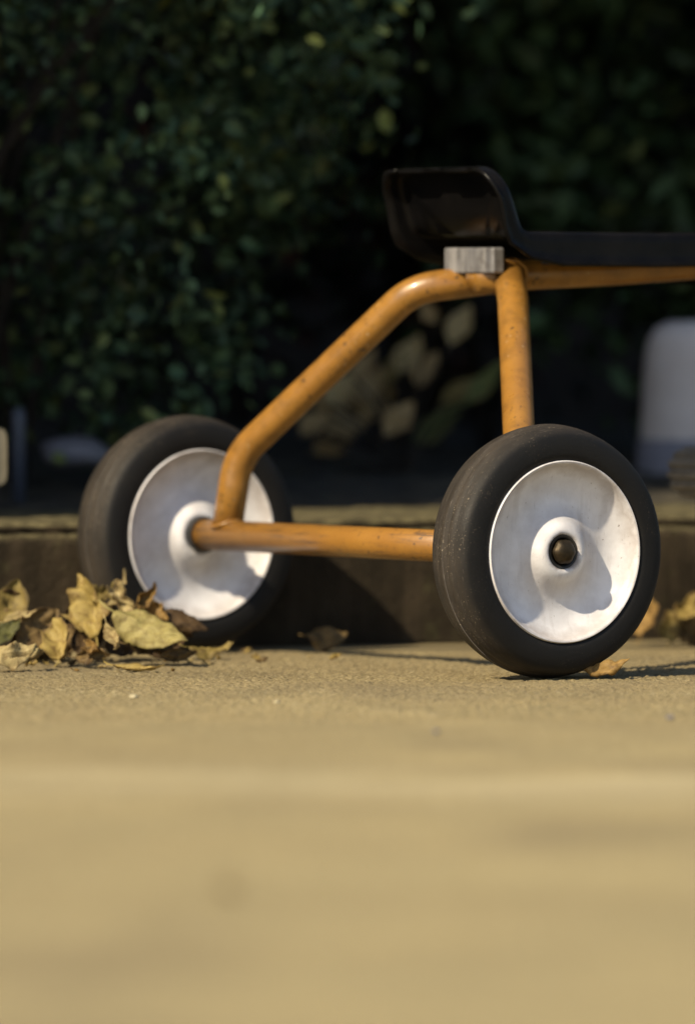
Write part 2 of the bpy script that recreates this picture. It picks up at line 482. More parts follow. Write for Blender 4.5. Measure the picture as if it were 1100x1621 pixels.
def shrub(name, label, c, rad, zlo, zhi, n, L, mat, seed, cat='shrub', clusters=260, csize=.05, group=None, p=3.0, depth=.28):
    g = np.random.default_rng(seed)
    root = tag(empty(name, (c[0], c[1], .1)), label, cat, group)
    zc, zr = (zlo + zhi) / 2 - .1, (zhi - zlo) / 2
    # cluster centres near the surface of a rounded block
    d = unit(g.normal(size=(clusters, 3)))
    k = (np.abs(d) ** p).sum(1) ** (-1 / p)
    s = (1 - depth * g.random(clusters) ** 1.5)
    s *= 1 + .06 * np.sin(d[:, 0] * 7 + seed) * np.cos(d[:, 2] * 6)
    cc = d * (k * s)[:, None]
    m = g.integers(0, clusters, n)
    pts = cc[m] * np.array([rad[0], rad[1], zr]) + g.normal(size=(n, 3)) * csize * (.55 + .8 * g.random((n, 1)))
    out = unit(d[m] + 1e-6)
    nin = n // 5
    u = unit(g.normal(size=(nin, 3))); ku = (np.abs(u) ** p).sum(1) ** (-1 / p)
    pin = u * (ku * g.random(nin) ** .5 * .85)[:, None] * np.array([rad[0], rad[1], zr])
    pts = np.concatenate([pts, pin]); out = np.concatenate([out, u])
    N = unit(out * .6 + np.array([0, 0, .45]) + g.normal(size=pts.shape) * .75)
    D = unit(g.normal(size=pts.shape) + out * .5)
    sz = L * (.65 + .7 * g.random(len(pts)))
    V, Q = leaf_mesh(pts, N, D, sz, sz * .30)
    V[:, 2] += zc
    o = np_obj('foliage', V, Q, mat, root); o['kind'] = 'stuff'
    # stems: a few trunks with limbs
    parts = []
    for i in range(5):
        b = Vector((g.normal() * rad[0] * .18, g.normal() * rad[1] * .18, 0))
        for j in range(4):
            t = cc[g.integers(0, clusters)] * np.array([rad[0], rad[1], zr]) * .85 + np.array([0, 0, zc])
            t = Vector(t); t.z = max(t.z, zlo)
            mid = b.lerp(t, .5) + Vector((0, 0, .12)); mid.x = b.x * .6 + t.x * .4; mid.y = b.y * .6 + t.y * .4
            pp = [b * (1 - s) ** 2 + mid * 2 * s * (1 - s) + t * s * s for s in np.linspace(0, 1, 7)]
            parts.append(tube(pp, .01, 6, True, [.0065 * (1 - .8 * s) for s in np.linspace(0, 1, 7)]))
    mesh_obj('stems', *join_parts(parts), BARK, root)
    return root

BOX = m_foliage('box_leaves', [(.018, .036, .016), (.048, .080, .036), (.038, .074, .042), (.075, .112, .042), (.056, .096, .056), (.13, .15, .04)])
LAU = m_foliage('broad_leaves', [(.02, .036, .013), (.036, .060, .024), (.044, .074, .030), (.062, .078, .028)])
RED = m_foliage('mixed_leaves', [(.008, .014, .007), (.011, .018, .01), (.01, .016, .009), (.012, .017, .01), (.10, .032, .018)])

shrub('box_shrub', 'dense small leaved dark green shrub on the left behind the far wheel', (-.36, 1.10, 0), (.36, .32), .20, 1.75, 30000, .017, BOX, 11, csize=.033, clusters=230, depth=.4)
shrub('broadleaf_shrub', 'dark green broad leaved shrub on the right above the black saddle', (.46, 1.85, 0), (.40, .36), .26, 1.9, 16000, .034, LAU, 12, csize=.065, clusters=300)
shrub('mixed_shrub', 'shadowed shrub with scattered red leaves in the dark gap behind the seat back', (.04, 2.35, 0), (.36, .3), .30, 1.8, 9000, .032, RED, 13, csize=.07, clusters=160)
shrub('rounded_shrub', 'rounded dark green shrub beyond the right edge of the bed', (1.45, 2.15, 0), (.55, .45), .25, 1.9, 14000, .034, LAU, 16, csize=.07, clusters=300)

# unseen building corner added left of view to shade the planting
added_shade_house = tag(empty('added_shade_house', (-1.02, -.20, 0)), 'added pale rendered building corner, unseen beyond the left edge, shading the planting', 'added_shade_house')
HW_X, HW_Y, HH = 5.0, 4.6, 4.4
RENDERM = m_simple('wall_render', (.30, .27, .22), (.36, .32, .27), .9, 9, .3, .003)
ROOFM = m_simple('roof_tile', (.09, .05, .035), (.13, .07, .05), .85, 12, .4, .004)
WOODM = m_simple('window_paint', (.30, .30, .29), (.36, .35, .34), .6, 14)
GLASSM = m_simple('window_glass', (.012, .014, .016), (.018, .02, .022), .06, 4, 0)
PLM = m_simple('plinth_brick', (.10, .07, .05), (.15, .10, .07), .9, 20, .5, .003)
mesh_obj('wall', *box(-HW_X / 2, HW_Y / 2, HH / 2, HW_X, HW_Y, HH), RENDERM, added_shade_house, smooth=False)
mesh_obj('plinth', *box(-HW_X / 2, HW_Y / 2, .14, HW_X + .03, HW_Y + .03, .30), PLM, added_shade_house, smooth=False)
rv = [(.12, -.12, HH), (.12, HW_Y + .12, HH), (-HW_X - .1, HW_Y + .12, HH), (-HW_X - .1, -.12, HH), (-1.6, HW_Y / 2, HH + 1.4), (-HW_X + 1.6, HW_Y / 2, HH + 1.4)]
mesh_obj('roof', rv, [(0, 1, 4), (1, 2, 5, 4), (2, 3, 5), (3, 0, 4, 5), (0, 3, 2, 1)], ROOFM, added_shade_house, smooth=False)
wf = mesh_obj('window', *join_parts([box(-2.2, -.012, 1.25, .06, .06, 1.3), box(-1.0, -.012, 1.25, .06, .06, 1.3), box(-1.6, -.012, 1.87, 1.14, .06, .06), box(-1.6, -.012, .63, 1.14, .06, .06), box(-1.6, -.012, 1.25, .04, .05, 1.18)]), WOODM, added_shade_house, smooth=False)
mesh_obj('pane', *box(-1.6, -.004, 1.25, 1.13, .02, 1.17), GLASSM, wf, smooth=False)

# dark board backing added to block bright sky between the shrubs
added_fence = tag(empty('added_backing_fence', kpt(.02, 2.75, .1), KA), 'added dark board backing that blocks the sky behind the shrubs', 'added_fence')
fm = None
for i in range(28):
    if fm is None:
        fb = mesh_obj('fence_board', *box(0, 0, 1.1, .166, .022, 2.2), FENCEM, added_fence, smooth=False); bevel(fb, .003, 1); fm = fb
    else:
        fb = fm.copy(); col.objects.link(fb)
    fb.location = (i * .15, (.0125 if i % 2 else -.0125), random.uniform(-.01, .01))
for z in (.4, 1.8):
    mesh_obj('fence_rail', *box(2.05, .056, z, 4.2, .05, .09), FENCEM, added_fence, smooth=False)

# ------------------------------------------------------------------ tricycle  (local x = forward, y = left, z = up)
PHI = R(33.3)
trike = tag(empty('tricycle', (.0106, .244, 0), PHI), "orange child's tricycle with black saddle and white wheels parked by the kerb", 'tricycle')
def tp(name, vf, mat, parent=None, ang=None):
    o = mesh_obj(name, vf[0], vf[1], mat, parent or trike)
    return shade_flat_by_angle(o, ang) if ang else o

TR = .0128
tp('axle', tube([(0, .2385, 0), (0, -.2385, 0)], TR, 36), AXLEP).location = (0, 0, .1)
def leg(sgn):
    pts = [(0, .203, .103), (.0085, .200, .166), (.086, .052, .3065), (.150, .012, .3165)] if sgn > 0 else \
          [(.004, -.205, .103), (.020, -.201, .160), (.115, -.052, .297), (.142, -.006, .3215)]
    return fillet(pts, .055 if sgn > 0 else .045, 12)
for s in (1, -1):
    l = tp('frame_leg', tube(leg(s), TR, 32), PAINT)
    # weld bead at the foot
    ring = [Vector((math.cos(t) * .0130, .203 * s + math.sin(t) * .0132, .1125 - abs(math.sin(t)) * 0 - .0045 * math.cos(t) ** 2)) for t in np.linspace(0, 2 * math.pi, 33)]
    tp('weld', tube(ring, .0016, 8, False), PAINT, l)
def bead(p, d, r_):
    d = Vector(d).normalized(); u = d.orthogonal().normalized(); v = d.cross(u)
    return tube([Vector(p) + (u * math.cos(t) + v * math.sin(t)) * (r_ + .0005 * math.sin(t * 9)) for t in np.linspace(0, 2 * math.pi, 49)], .0018, 8, False)
tp('weld', bead((.139, -.0135, .3185), (.027, .046, .0245), .0129), PAINT)
tp('weld', bead((.143, .016, .3155), (.064, -.04, .010), .0129), PAINT)
main = fillet([(.112, 0, .3160), (.25, 0, .3220), (.34, 0, .3275), (.455, 0, .340)], .1, 6)
tp('main_tube', tube(main, .0125, 32), PAINT)
tp('head_tube', tube([(.478, 0, .275), (.452, 0, .395)], .017, 32), PAINT, ang=40)

# saddle: pressed shell with turned-down skirt, seen from behind
def saddle():
    path = fillet([(.375, 0, .330), (.352, 0, .3545), (.24, 0, .3525), (.107, 0, .3535), (.0975, 0, .380), (.085, 0, .4090)], .010, 9)
    P2 = [Vector((p.x, p.z)) for p in path]
    cum = [0.0]
    for a, b in zip(P2[:-1], P2[1:]): cum.append(cum[-1] + (b - a).length)
    Ltot = cum[-1]
    def S(s):
        s = min(max(s, 0), Ltot)
        i = max(0, min(len(cum) - 2, next((k for k in range(len(cum) - 1) if cum[k + 1] >= s), len(cum) - 2)))
        t = (s - cum[i]) / max(1e-9, cum[i + 1] - cum[i])
        p = P2[i].lerp(P2[i + 1], t)
        d = (P2[min(i + 1, len(P2) - 1)] - P2[i]).normalized()
        # smooth tangent
        i0, i1 = max(0, i - 2), min(len(P2) - 1, i + 3)
        d = (P2[i1] - P2[i0]).normalized()
        return p, Vector((d.y, -d.x))      # right-hand side of travel front->back: up for the pan
    hw = .081; rc = .026
    def ring_pts(ins, n_side=46, n_end=12, n_c=8):
        a, b = Ltot / 2 - ins, hw - ins; r = max(rc - ins, .0015)
        pts = []
        def line(p, q, n):
            for k in range(n): t = k / n; pts.append((p[0] + (q[0] - p[0]) * t, p[1] + (q[1] - p[1]) * t))
        def arc(cx, cy, t0):
            for k in range(n_c): t = t0 + math.pi / 2 * k / n_c; pts.append((cx + r * math.cos(t), cy + r * math.sin(t)))
        line((-a + r, -b), (a - r, -b), n_side); arc(a - r, -b + r, -math.pi / 2)
        line((a, -b + r), (a, b - r), n_end); arc(a - r, b - r, 0)
        line((a - r, b), (-a + r, b), n_side); arc(-a + r, b - r, math.pi / 2)
        line((-a, b - r), (-a, -b + r), n_end); arc(-a + r, -b + r, math.pi)
        return [(x + Ltot / 2, y) for x, y in pts]
    rings = [(.078, -.0016), (.06, -.0016), (.04, -.0016), (.026, -.0016), (.018, -.0012), (.012, 0), (.007, .0006), (.0035, -.0004), (.0012, -.0024), (.0003, -.005), (0, -.009), (0, -1), (-.0008, -2), (-.0026, -3), (-.004, -4)]
    V, Fc = [], []
    n = None
    for ins, off in rings:
        R_ = ring_pts(ins)
        n = len(R_)
        for s, u in R_:
            p, nn = S(s)
            back = max(0, min(1, (s / Ltot - .72) / .2))
            sk = .026 * (1 - back) + .015 * back
            o = off if off > -.5 else {-1: -sk * .7, -2: -sk * .93, -3: -sk, -4: -sk + .0012}[int(off)]
            over = max(0, s - Ltot) - max(0, -s)
            q = p + nn * o
            # rings beyond the path ends continue along the tangent
            V.append((q.x, u, q.y))
    for k in range(len(rings) - 1):
        for i in range(n):
            j = (i + 1) % n
            Fc.append((k * n + i, k * n + j, (k + 1) * n + j, (k + 1) * n + i))
    half = n // 2
    inner = list(range(n))
    # close the innermost ring across its width
    ns, nc, ne = 46, 8, 12
    a = list(range(0, ns)); b = list(range(ns + nc + ne + nc, ns + nc + ne + nc + ns))[::-1]
    for i in range(ns - 1): Fc.append((a[i], b[i], b[i + 1], a[i + 1]))
    return V, Fc
seat = tp('seat', saddle(), SEATM)
sm = seat.modifiers.new('thickness', 'SOLIDIFY'); sm.thickness = .0022; sm.offset = -1
bmx = bmesh.new(); bmx.from_mesh(seat.data); bmesh.ops.recalc_face_normals(bmx, faces=bmx.faces); bmx.to_mesh(seat.data); bmx.free()
# clamp block that carries the saddle on the frame
cl = tp('seat_clamp', box(.116, .006, .3300, .012, .072, .0215), CLAMP); cl.data.polygons.foreach_set('use_smooth', [False] * 6); bevel(cl, .0022, 3)
for y in (-.022, .022):
    tp('clamp_bolt', lathe([(0.0001, .0), (.006, 0), (.006, .004), (.0001, .004)], 6, 'Z'), DARKM, ang=30).location = (.178, y * .5, .327)

# wheels, axis along local Y; y = 0 is the middle of the tyre
HW = .025
def rim_profile():
    face = [(.0135, -.012), (.0135, -.0035), (.0142, -.0024), (.0158, -.0018), (.0182, -.0022), (.0205, -.0033), (.0226, -.0050), (.0250, -.0071),
            (.029, -.0100), (.034, -.0126), (.040, -.0142), (.047, -.0144), (.054, -.0130), (.060, -.0106), (.0645, -.0078), (.0675, -.0048), (.0688, -.0022),
            (.0694, -.0004), (.0702, .0006), (.0712, .0007), (.0719, -.0002), (.0721, -.003)]
    front = [(r, -(HW + a)) for r, a in face]          # -Y is the right-hand side of the tricycle
    back = [(r, HW + a) for r, a in face]
    return front, back
def make_wheel():
    f, b = rim_profile()
    V, Fc = join_parts([lathe(f, 128), lathe(b, 128), lathe([(.0721, -(HW - .003)), (.0721, HW - .003)], 128)])
    w = tp('wheel', (V, Fc), RIM, ang=50)
    h = [(.0718, .0232), (.0735, .0248), (.078, .0256), (.084, .0255), (.0898, .0246), (.0932, .0229), (.0955, .0200), (.0969, .0162),
         (.0975, .0141), (.09768, .0138), (.0971, .0135), (.0978, .0132), (.0989, .0092), (.0994, .0066), (.0993, .0063), (.0996, .0059), (.0999, .0014), (.1003, .0006), (.1003, -.0006)]
    prof = h + [(r, -a) for r, a in reversed(h[:-1])]
    prof += [(.0717, -.02), (.0717, .02), h[0]]
    t = tp('tyre', lathe(prof, 160), RUBBER, w)
    tp('hub_bush', lathe([(.0134, -.0222), (.0112, -.0222), (.0112, .0222), (.0134, .0222)], 32), DARKM, w)
    return w
def axle_nut(w, sgn):
    V, Fc = lathe([(.0100, -.0215), (.0098, -.0226), (.0096, -.0248), (.0090, -.0254), (.0082, -.0268), (.0062, -.0282), (.0034, -.0289), (.0001, -.0290)], 24)
    nut = mesh_obj('axle_nut', [(x * (1 + .05 * math.cos(6 * math.atan2(z, x))), -y * sgn * -1 if sgn > 0 else -y, z * (1 + .05 * math.cos(6 * math.atan2(z, x)))) for x, y, z in V], Fc, BRASS, w)
    shade_flat_by_angle(nut, 60)
w0 = make_wheel(); w0.location = (0, -.267, .1)
def copy_tree(o, parent):
    c = o.copy(); col.objects.link(c); c.parent = parent
    for ch in list(o.children): copy_tree(ch, c)
    return c
w1 = copy_tree(w0, trike); w1.location = (0, .267, .1); w1.rotation_euler = (0, R(50), 0)
axle_nut(w0, 1); axle_nut(w1, -1)
# rubber washer where the axle tube enters the inner hub of each wheel
for s in (1, -1):
    tp('washer', tube([(0, s * .2372, .1), (0, s * .2425, .1)], .0152, 36), DARKM, ang=40)

# front end (beyond the right edge of the picture, apart from one pedal)
fw = w1.copy(); col.objects.link(fw); fw.parent = trike
fw.location = (.50, 0, .12); fw.scale = (1.2, .8, 1.2); fw.name = 'front_wheel'
for ch in list(w1.children):
    if ch.name.startswith(('tyre', 'hub_bush')):
        c = ch.copy(); col.objects.link(c); c.parent = fw
tp('fork_crown', tube([(.478, -.036, .268), (.478, .036, .268)], .012, 20), PAINT)
for s in (1, -1):
    tp('fork_blade', tube(fillet([(.478, .034 * s, .268), (.482, .034 * s, .25), (.50, .034 * s, .12)], .03, 6), .010, 20), PAINT)
tp('steering_stem', tube([(.452, 0, .395), (.440, 0, .545)], .011, 24), ALU)
hb = fillet([(.41, .20, .655), (.438, .10, .60), (.441, 0, .545), (.438, -.10, .60), (.41, -.20, .655)], .05, 8)
tp('handlebar', tube(hb, .010, 24), PAINT)
for s in (1, -1):
    tp('handle_grip', tube([(.423, .155 * s, .630), (.405, .218 * s, .665)], .0145, 24), GRIP, ang=40)
cx, cz = .5, .12
for s in (1, -1):
    px, pz = cx - .087 * s, cz + .030 * s
    tp('crank', tube(fillet([(cx, 0, cz), (cx, .055 * s, cz), (px, .060 * s, pz), (px, .115 * s, pz)], .012, 5), .006, 14), ALU)
    # ribbed block pedal
    V, Fc = [], []
    segs = 60
    prof = [(.30, .066), (.86, .067), (1, .071), (1, .114), (.93, .1195), (.72, .123), (.40, .124)]
    for r, y in prof:
        for k in range(segs):
            t = 2 * math.pi * k / segs
            rr = (.0200 + .0022 * (1 if (k % 5) < 3 else -1) * (1 if r > .8 else 0)) * r
            V.append((px + rr * math.cos(t), y * s, pz + rr * math.sin(t)))
    for i in range(len(prof) - 1):
        for k in range(segs):
            k2 = (k + 1) % segs
            Fc.append((i * segs + k, i * segs + k2, (i + 1) * segs + k2, (i + 1) * segs + k))
    Fc.append(tuple(range(segs))); Fc.append(tuple((len(prof) - 1) * segs + k for k in range(segs)))
    tp('pedal', (V, Fc), GRIP, ang=35)

# ------------------------------------------------------------------ fallen leaves
TAN = m_leaf_dry('tan_leaf', (.36, .28, .12), (.46, .37, .18), (.17, .105, .04))
YEL = m_leaf_dry('yellow_leaf', (.29, .21, .055), (.40, .30, .10), (.13, .075, .022))
OLV = m_leaf_dry('olive_leaf', (.17, .125, .03), (.27, .20, .06), (.07, .045, .015))
YGR = m_leaf_dry('yellow_green_leaf', (.27, .225, .075), (.38, .32, .12), (.15, .11, .035))
BRN = m_leaf_dry('brown_leaf', (.14, .09, .032), (.22, .145, .055), (.045, .025, .012))
DBR = m_leaf_dry('dark_brown_leaf', (.075, .045, .02), (.115, .07, .03), (.02, .012, .007))
ORG = m_leaf_dry('orange_brown_leaf', (.25, .15, .042), (.34, .21, .065), (.11, .06, .018))
GRN = m_leaf_dry('green_leaf', (.075, .075, .02), (.12, .115, .035), (.03, .03, .012))

def leaf_geo(L, W, curl=.3, cup=.3, crumple=.3, seed=0, lobes=0.0, nt=22, ns=12, stem=.22):
    """leaf in local space: base at origin, tip along +x, normal +z"""
    V, Fc, UV = [], [], []
    off = Vector((seed * 3.17, seed * 1.31, 5.0))
    for i in range(nt + 1):
        t = i / nt
        h = W / 2 * (math.sin(math.pi * min(1, t ** .82)) ** .85) * (1 - .25 * t)
        h = max(h, W * .012)
        h *= 1 + lobes * math.sin(t * 19 + seed) + .10 * noise.noise(Vector((t * 9, seed, 0)))
        # bend along the length
        ang = curl * (t - .3)
        for j in range(ns + 1):
            s = -1 + 2 * j / ns
            hh = h * (1 + .18 * noise.noise(Vector((t * 14, seed + (7 if s < 0 else 3), 0))) * abs(s))
            a = cup * s * abs(s)                                  # edges roll up
            x = L * t
            y = hh * s * math.cos(cup * abs(s) * .8)
            z = hh * abs(s) * math.sin(abs(a) * 1.1) * (1 if cup > 0 else -1)
            z += L * (curl * (t - .35) ** 2)
            q = Vector((x * 1.0 / L * 3.2, y / W * 3.0, 0)) + off
            z += crumple * W * .42 * noise.noise(q) + crumple * W * .22 * noise.noise(q * 2.6)
            x += crumple * W * .22 * noise.noise(q * 1.3 + Vector((9, 0, 0)))
            y += crumple * W * .20 * noise.noise(q * 1.5 + Vector((0, 9, 0)))
            V.append((x, y, z)); UV.append((t, s))
    for i in range(nt):
        for j in range(ns):
            a = i * (ns + 1) + j
            Fc.append((a, a + ns + 1, a + ns + 2, a + 1))
    nb = len(V)
    if stem > 0:
        b = Vector(V[ns // 2])
        pts = [b + Vector((.03 * L, 0, -.0003)), b + Vector((-stem * L * .5, .02 * L, -.02 * L * curl)), b + Vector((-stem * L, .06 * L, .05 * L * curl))]
        sv, sf = tube(pts, L * .012, 6)
        Fc += [tuple(k + nb for k in f) for f in sf]; V += sv; UV += [(0, .03)] * len(sv)
    return V, Fc, UV

def place_leaf(o, base, tip, nrm):
    X = (Vector(tip) - Vector(base)).normalized()
    Zv = Vector(nrm); Zv = (Zv - X * Zv.dot(X)).normalized()
    Y = Zv.cross(X)
    M = Matrix((X, Y, Zv)).transposed().to_4x4(); M.translation = Vector(base)
    o.matrix_world = M
    return o

def leaf(label, base, tip, nrm, W, mat, name='fallen_leaf', parent=None, group='fallen dry leaves', drop=True, **kw):
    base, tip = Vector(base), Vector(tip)
    L = (tip - base).length
    V, Fc, UV = leaf_geo(L, W, **kw)
    o = mesh_obj(name, V, Fc, mat)
    uv = o.data.uv_layers.new(name='leaf')
    for lp in o.data.loops: uv.data[lp.index].uv = UV[lp.vertex_index]
    m = o.modifiers.new('thickness', 'SOLIDIFY'); m.thickness = .00035
    place_leaf(o, base, tip, nrm)
    if drop:   # never sink below the paving
        zs = min((o.matrix_world @ v.co).z for v in o.data.vertices)
        lift = max(0, -.0006 - zs) if drop is True else (.0002 - zs)
        o.matrix_world = Matrix.Translation((0, 0, lift)) @ o.matrix_world
    if parent:
        mw = o.matrix_world.copy(); o.parent = parent; o.matrix_parent_inverse = Matrix(); o.matrix_world = mw
        o.matrix_basis = parent.matrix_basis.inverted() @ mw
    else: tag(o, label, 'leaf', group)
    return o

# the drift against the far wheel
leaf('pale tan crumpled leaf lying frontmost at the left edge of the drift', at(-12, 1052, .12), at(76, 1040, .15), (.1, -.75, .62), .030, TAN, drop='sit', curl=-.25, cup=-.35, crumple=.75, seed=1)
leaf('pointed yellow leaf standing just behind the frontmost tan leaf', at(92, 1046, .20), at(96, 992, .24), (-.35, -.85, .35), .030, YEL, curl=.5, cup=.5, crumple=.6, seed=2)
leaf('shadowy brown rounded leaf leaning between the olive leaf and the pointed yellow leaf', at(30, 1028, .26), at(88, 966, .29), (.45, -.75, .35), .040, BRN, curl=.3, cup=.3, crumple=.3, seed=3)
leaf('upright olive leaf at the very left edge of the drift', at(8, 1000, .30), at(28, 922, .33), (.1, -.95, .2), .036, OLV, curl=.3, cup=.4, crumple=.3, seed=4)
leaf('small dull green leaf low at the left edge', at(-8, 1022, .25), at(34, 982, .27), (-.2, -.8, .5), .020, GRN, curl=.3, cup=.4, crumple=.4, seed=5)
leaf('tall crumpled yellow leaf with a peaked top beside the far tyre', at(158, 1012, .27), at(132, 915, .31), (-.35, -.88, .25), .042, YEL, curl=.35, cup=.5, crumple=1.0, seed=6, lobes=.12)
leaf('curled pale scrap of leaf highest against the far tyre', at(176, 962, .30), at(206, 922, .32), (-.4, -.8, .3), .016, TAN, curl=1.0, cup=.9, crumple=1.2, seed=7, lobes=.2)
leaf('shrivelled brownish leaf tip between tyre and yellow green leaf', at(215, 968, .30), at(246, 930, .32), (.2, -.9, .3), .015, ORG, curl=.9, cup=.9, crumple=1.3, seed=8, lobes=.2)
leaf('largest yellow green leaf sloping down to the right in front of the rim', at(178, 972, .23), at(300, 1022, .20), (-.10, -.80, .62), .040, YGR, curl=.25, cup=-.25, crumple=.5, seed=9)
leaf('dark brown leaf half hidden behind the yellow green leaf', at(246, 975, .31), at(332, 990, .31), (.1, -.85, .5), .026, DBR, curl=-.3, cup=-.3, crumple=.3, seed=10)
leaf('twisted beige leaf scrap under the yellow green leaf', at(172, 990, .20), at(196, 1036, .18), (-.5, -.8, .3), .014, TAN, curl=.8, cup=.9, crumple=1.0, seed=11)
leaf('small orange brown curl at the foot of the drift', at(138, 1022, .20), at(160, 1040, .18), (-.3, -.8, .5), .014, ORG, curl=.9, cup=.8, crumple=.9, seed=12)
leaf('thin flat tan leaf lying alone in front of the drift', at(180, 1043, .14), at(262, 1054, .11), (.02, -.22, 1), .017, YEL, drop='sit', curl=.35, cup=.35, crumple=.35, seed=13)
leaf('brown leaf under the yellow green leaf, edge on', at(205, 1030, .22), at(280, 1030, .24), (0, -.6, .8), .024, BRN, curl=.3, cup=.4, crumple=.6, seed=14)
leaf('flat shaded leaf at the right end of the drift below the far rim', at(298, 1028, .26), at(368, 1032, .27), (.05, -.35, .9), .020, OLV, curl=.6, cup=-.3, crumple=.5, seed=15)
leaf('dark leaf filling the back of the drift behind the tall yellow leaf', at(100, 1010, .32), at(180, 960, .34), (-.1, -.85, .4), .040, DBR, curl=.2, cup=.3, crumple=.6, seed=16)
leaf('narrow tan leaf edge showing over the brown rounded leaf', at(8, 985, .27), at(60, 972, .27), (0, -.5, .85), .012, TAN, curl=.4, cup=.5, crumple=.5, seed=17)
leaf('small crinkled tan leaf between the tall yellow leaf and the tyre', at(222, 985, .28), at(186, 935, .30), (-.3, -.9, .2), .02, TAN, curl=.8, cup=.8, crumple=1.2, seed=18, lobes=.2)
for i, (bx, by, bY, tx, ty, tY, nx_, W_, m_, lab) in enumerate([  # low dark leaves at the back added to stand in for shadow
    (60, 1040, .30, 128, 1000, .33, .2, .036, BRN, 'added brown leaf wedged at the bottom of the drift behind the pointed yellow leaf'),
    (118, 1035, .27, 170, 985, .30, -.2, .030, DBR, 'added dark brown leaf at the foot of the tall yellow leaf'),
    (168, 1036, .29, 232, 1000, .31, .1, .034, DBR, 'added dark brown leaf behind the twisted beige scrap'),
    (225, 1032, .30, 300, 1012, .32, .2, .028, DBR, 'added dark brown leaf behind the tip of the yellow green leaf'),
    (22, 1045, .28, 70, 1010, .30, -.1, .030, DBR, 'added dark brown leaf behind the frontmost tan leaf'),
    (-15, 985, .31, 30, 945, .33, .3, .034, BRN, 'brown leaf behind the upright olive leaf'),
    (230, 960, .31, 268, 985, .30, -.2, .018, ORG, 'small orange brown leaf above the yellow green leaf'),
    (150, 955, .32, 182, 930, .33, -.3, .020, OLV, 'small olive leaf behind the peak of the tall yellow leaf'),
    (120, 1042, .20, 176, 1038, .19, .1, .016, BRN, 'narrow brown leaf flat at the front foot of the drift'),
    (255, 1040, .22, 312, 1036, .23, .0, .014, BRN, 'narrow brown leaf flat under the tip of the yellow green leaf')]):
    leaf(lab, at(bx, by, bY), at(tx, ty, tY), (nx_, -.85, .4), W_, m_, curl=.4, cup=.5, crumple=.7, seed=60 + i)
leaf('dark leaf scrap lying blurred in the near foreground', at(350, 1398, -2.20), at(376, 1420, -2.23), (0, -.2, 1), .008, BRN, drop='sit', curl=.3, cup=.3, crumple=.4, seed=90)
for i in range(24):
    px = random.uniform(-5, 560); d = random.uniform(.05, .40) if px < 330 else random.uniform(.2, .46)
    p = at(px, 1040, d); p.z = .001
    L = random.uniform(.005, .011); a = random.uniform(0, 6.28)
    leaf('tiny dry leaf crumb on the paving about the drift', p, p + Vector((math.cos(a), math.sin(a) * .7, random.uniform(-.1, .3))) * L, (random.uniform(-.4, .4), -.5, .8), L * .6,
         random.choice([TAN, BRN, YEL, ORG]), name='leaf_crumb', group='crumbs of dry leaf on the paving', drop='sit', curl=.7, cup=.6, crumple=1.0, seed=120 + i, nt=8, ns=4, stem=0)
# singles
leaf('orange brown curled leaf trapped under the near wheel', at(918, 1070, .02), at(998, 1066, .02), (.05, -.5, .9), .020, ORG, drop='sit', curl=.3, cup=-.7, crumple=.55, seed=20)
leaf('brown leaf lying at the foot of the kerb between the two wheels', at(488, 1030, .46), at(552, 1024, .48), (0, -.8, .6), .030, BRN, drop='sit', curl=.2, cup=-.4, crumple=.4, seed=21)
leaf('yellow leaf upright against the kerb right of the near wheel', at(1058, 1020, .58), at(1066, 975, .60), (-.2, -.9, .3), .026, YEL, curl=.4, cup=.5, crumple=.6, seed=22)
leaf('bright yellow leaf highest against the kerb at the right edge', at(1075, 985, .60), at(1112, 948, .62), (-.2, -.85, .45), .030, YEL, curl=.4, cup=.5, crumple=.6, seed=23)
leaf('orange brown leaf leaning on the kerb close behind the near tyre', at(1010, 1018, .62), at(1030, 950, .64), (-.4, -.85, .3), .034, ORG, curl=.4, cup=.4, crumple=.5, seed=24)
leaf('dark brown leaf low between the yellow leaves at the right edge', at(1078, 1018, .58), at(1108, 985, .60), (.2, -.85, .4), .030, BRN, curl=.4, cup=.4, crumple=.6, seed=25)

# ------------------------------------------------------------------ yellowing plant behind the frame
pl_base = at(640, 800, 1.4); pl_base.z = .12
plant = tag(empty('yellowing_plant', pl_base), 'low plant with large tan, cream and green leaves seen through the orange frame', 'plant')
PALE = m_leaf_dry('cream_leaf', (.58, .44, .20), (.66, .51, .25), (.42, .29, .12), .35)
TANB = m_leaf_dry('faded_tan_leaf', (.48, .33, .14), (.58, .42, .20), (.30, .18, .07), .35)
PLG = m_leaf_dry('fading_green_leaf', (.10, .14, .035), (.15, .18, .05), (.24, .18, .07), .35)
PLL = [(715, 545, 745, 485, .030, PALE), (632, 592, 668, 532, .034, PALE), (690, 510, 668, 480, .020, TANB), (540, 640, 612, 592, .05, TANB),
       (520, 690, 596, 640, .045, TANB), (612, 690, 656, 640, .034, TANB), (655, 705, 740, 640, .030, PLG), (740, 640, 800, 575, .026, PLG),
       (560, 600, 596, 556, .026, TANB), (575, 668, 622, 612, .045, TANB), (520, 640, 560, 596, .036, PALE), (660, 612, 694, 560, .03, TANB), (500, 720, 560, 690, .034, TANB), (480, 690, 520, 650, .03, TANB), (600, 620, 640, 560, .03, OLV), (700, 640, 760, 600, .026, OLV), (500, 650, 540, 620, .03, TANB)]
stems = []
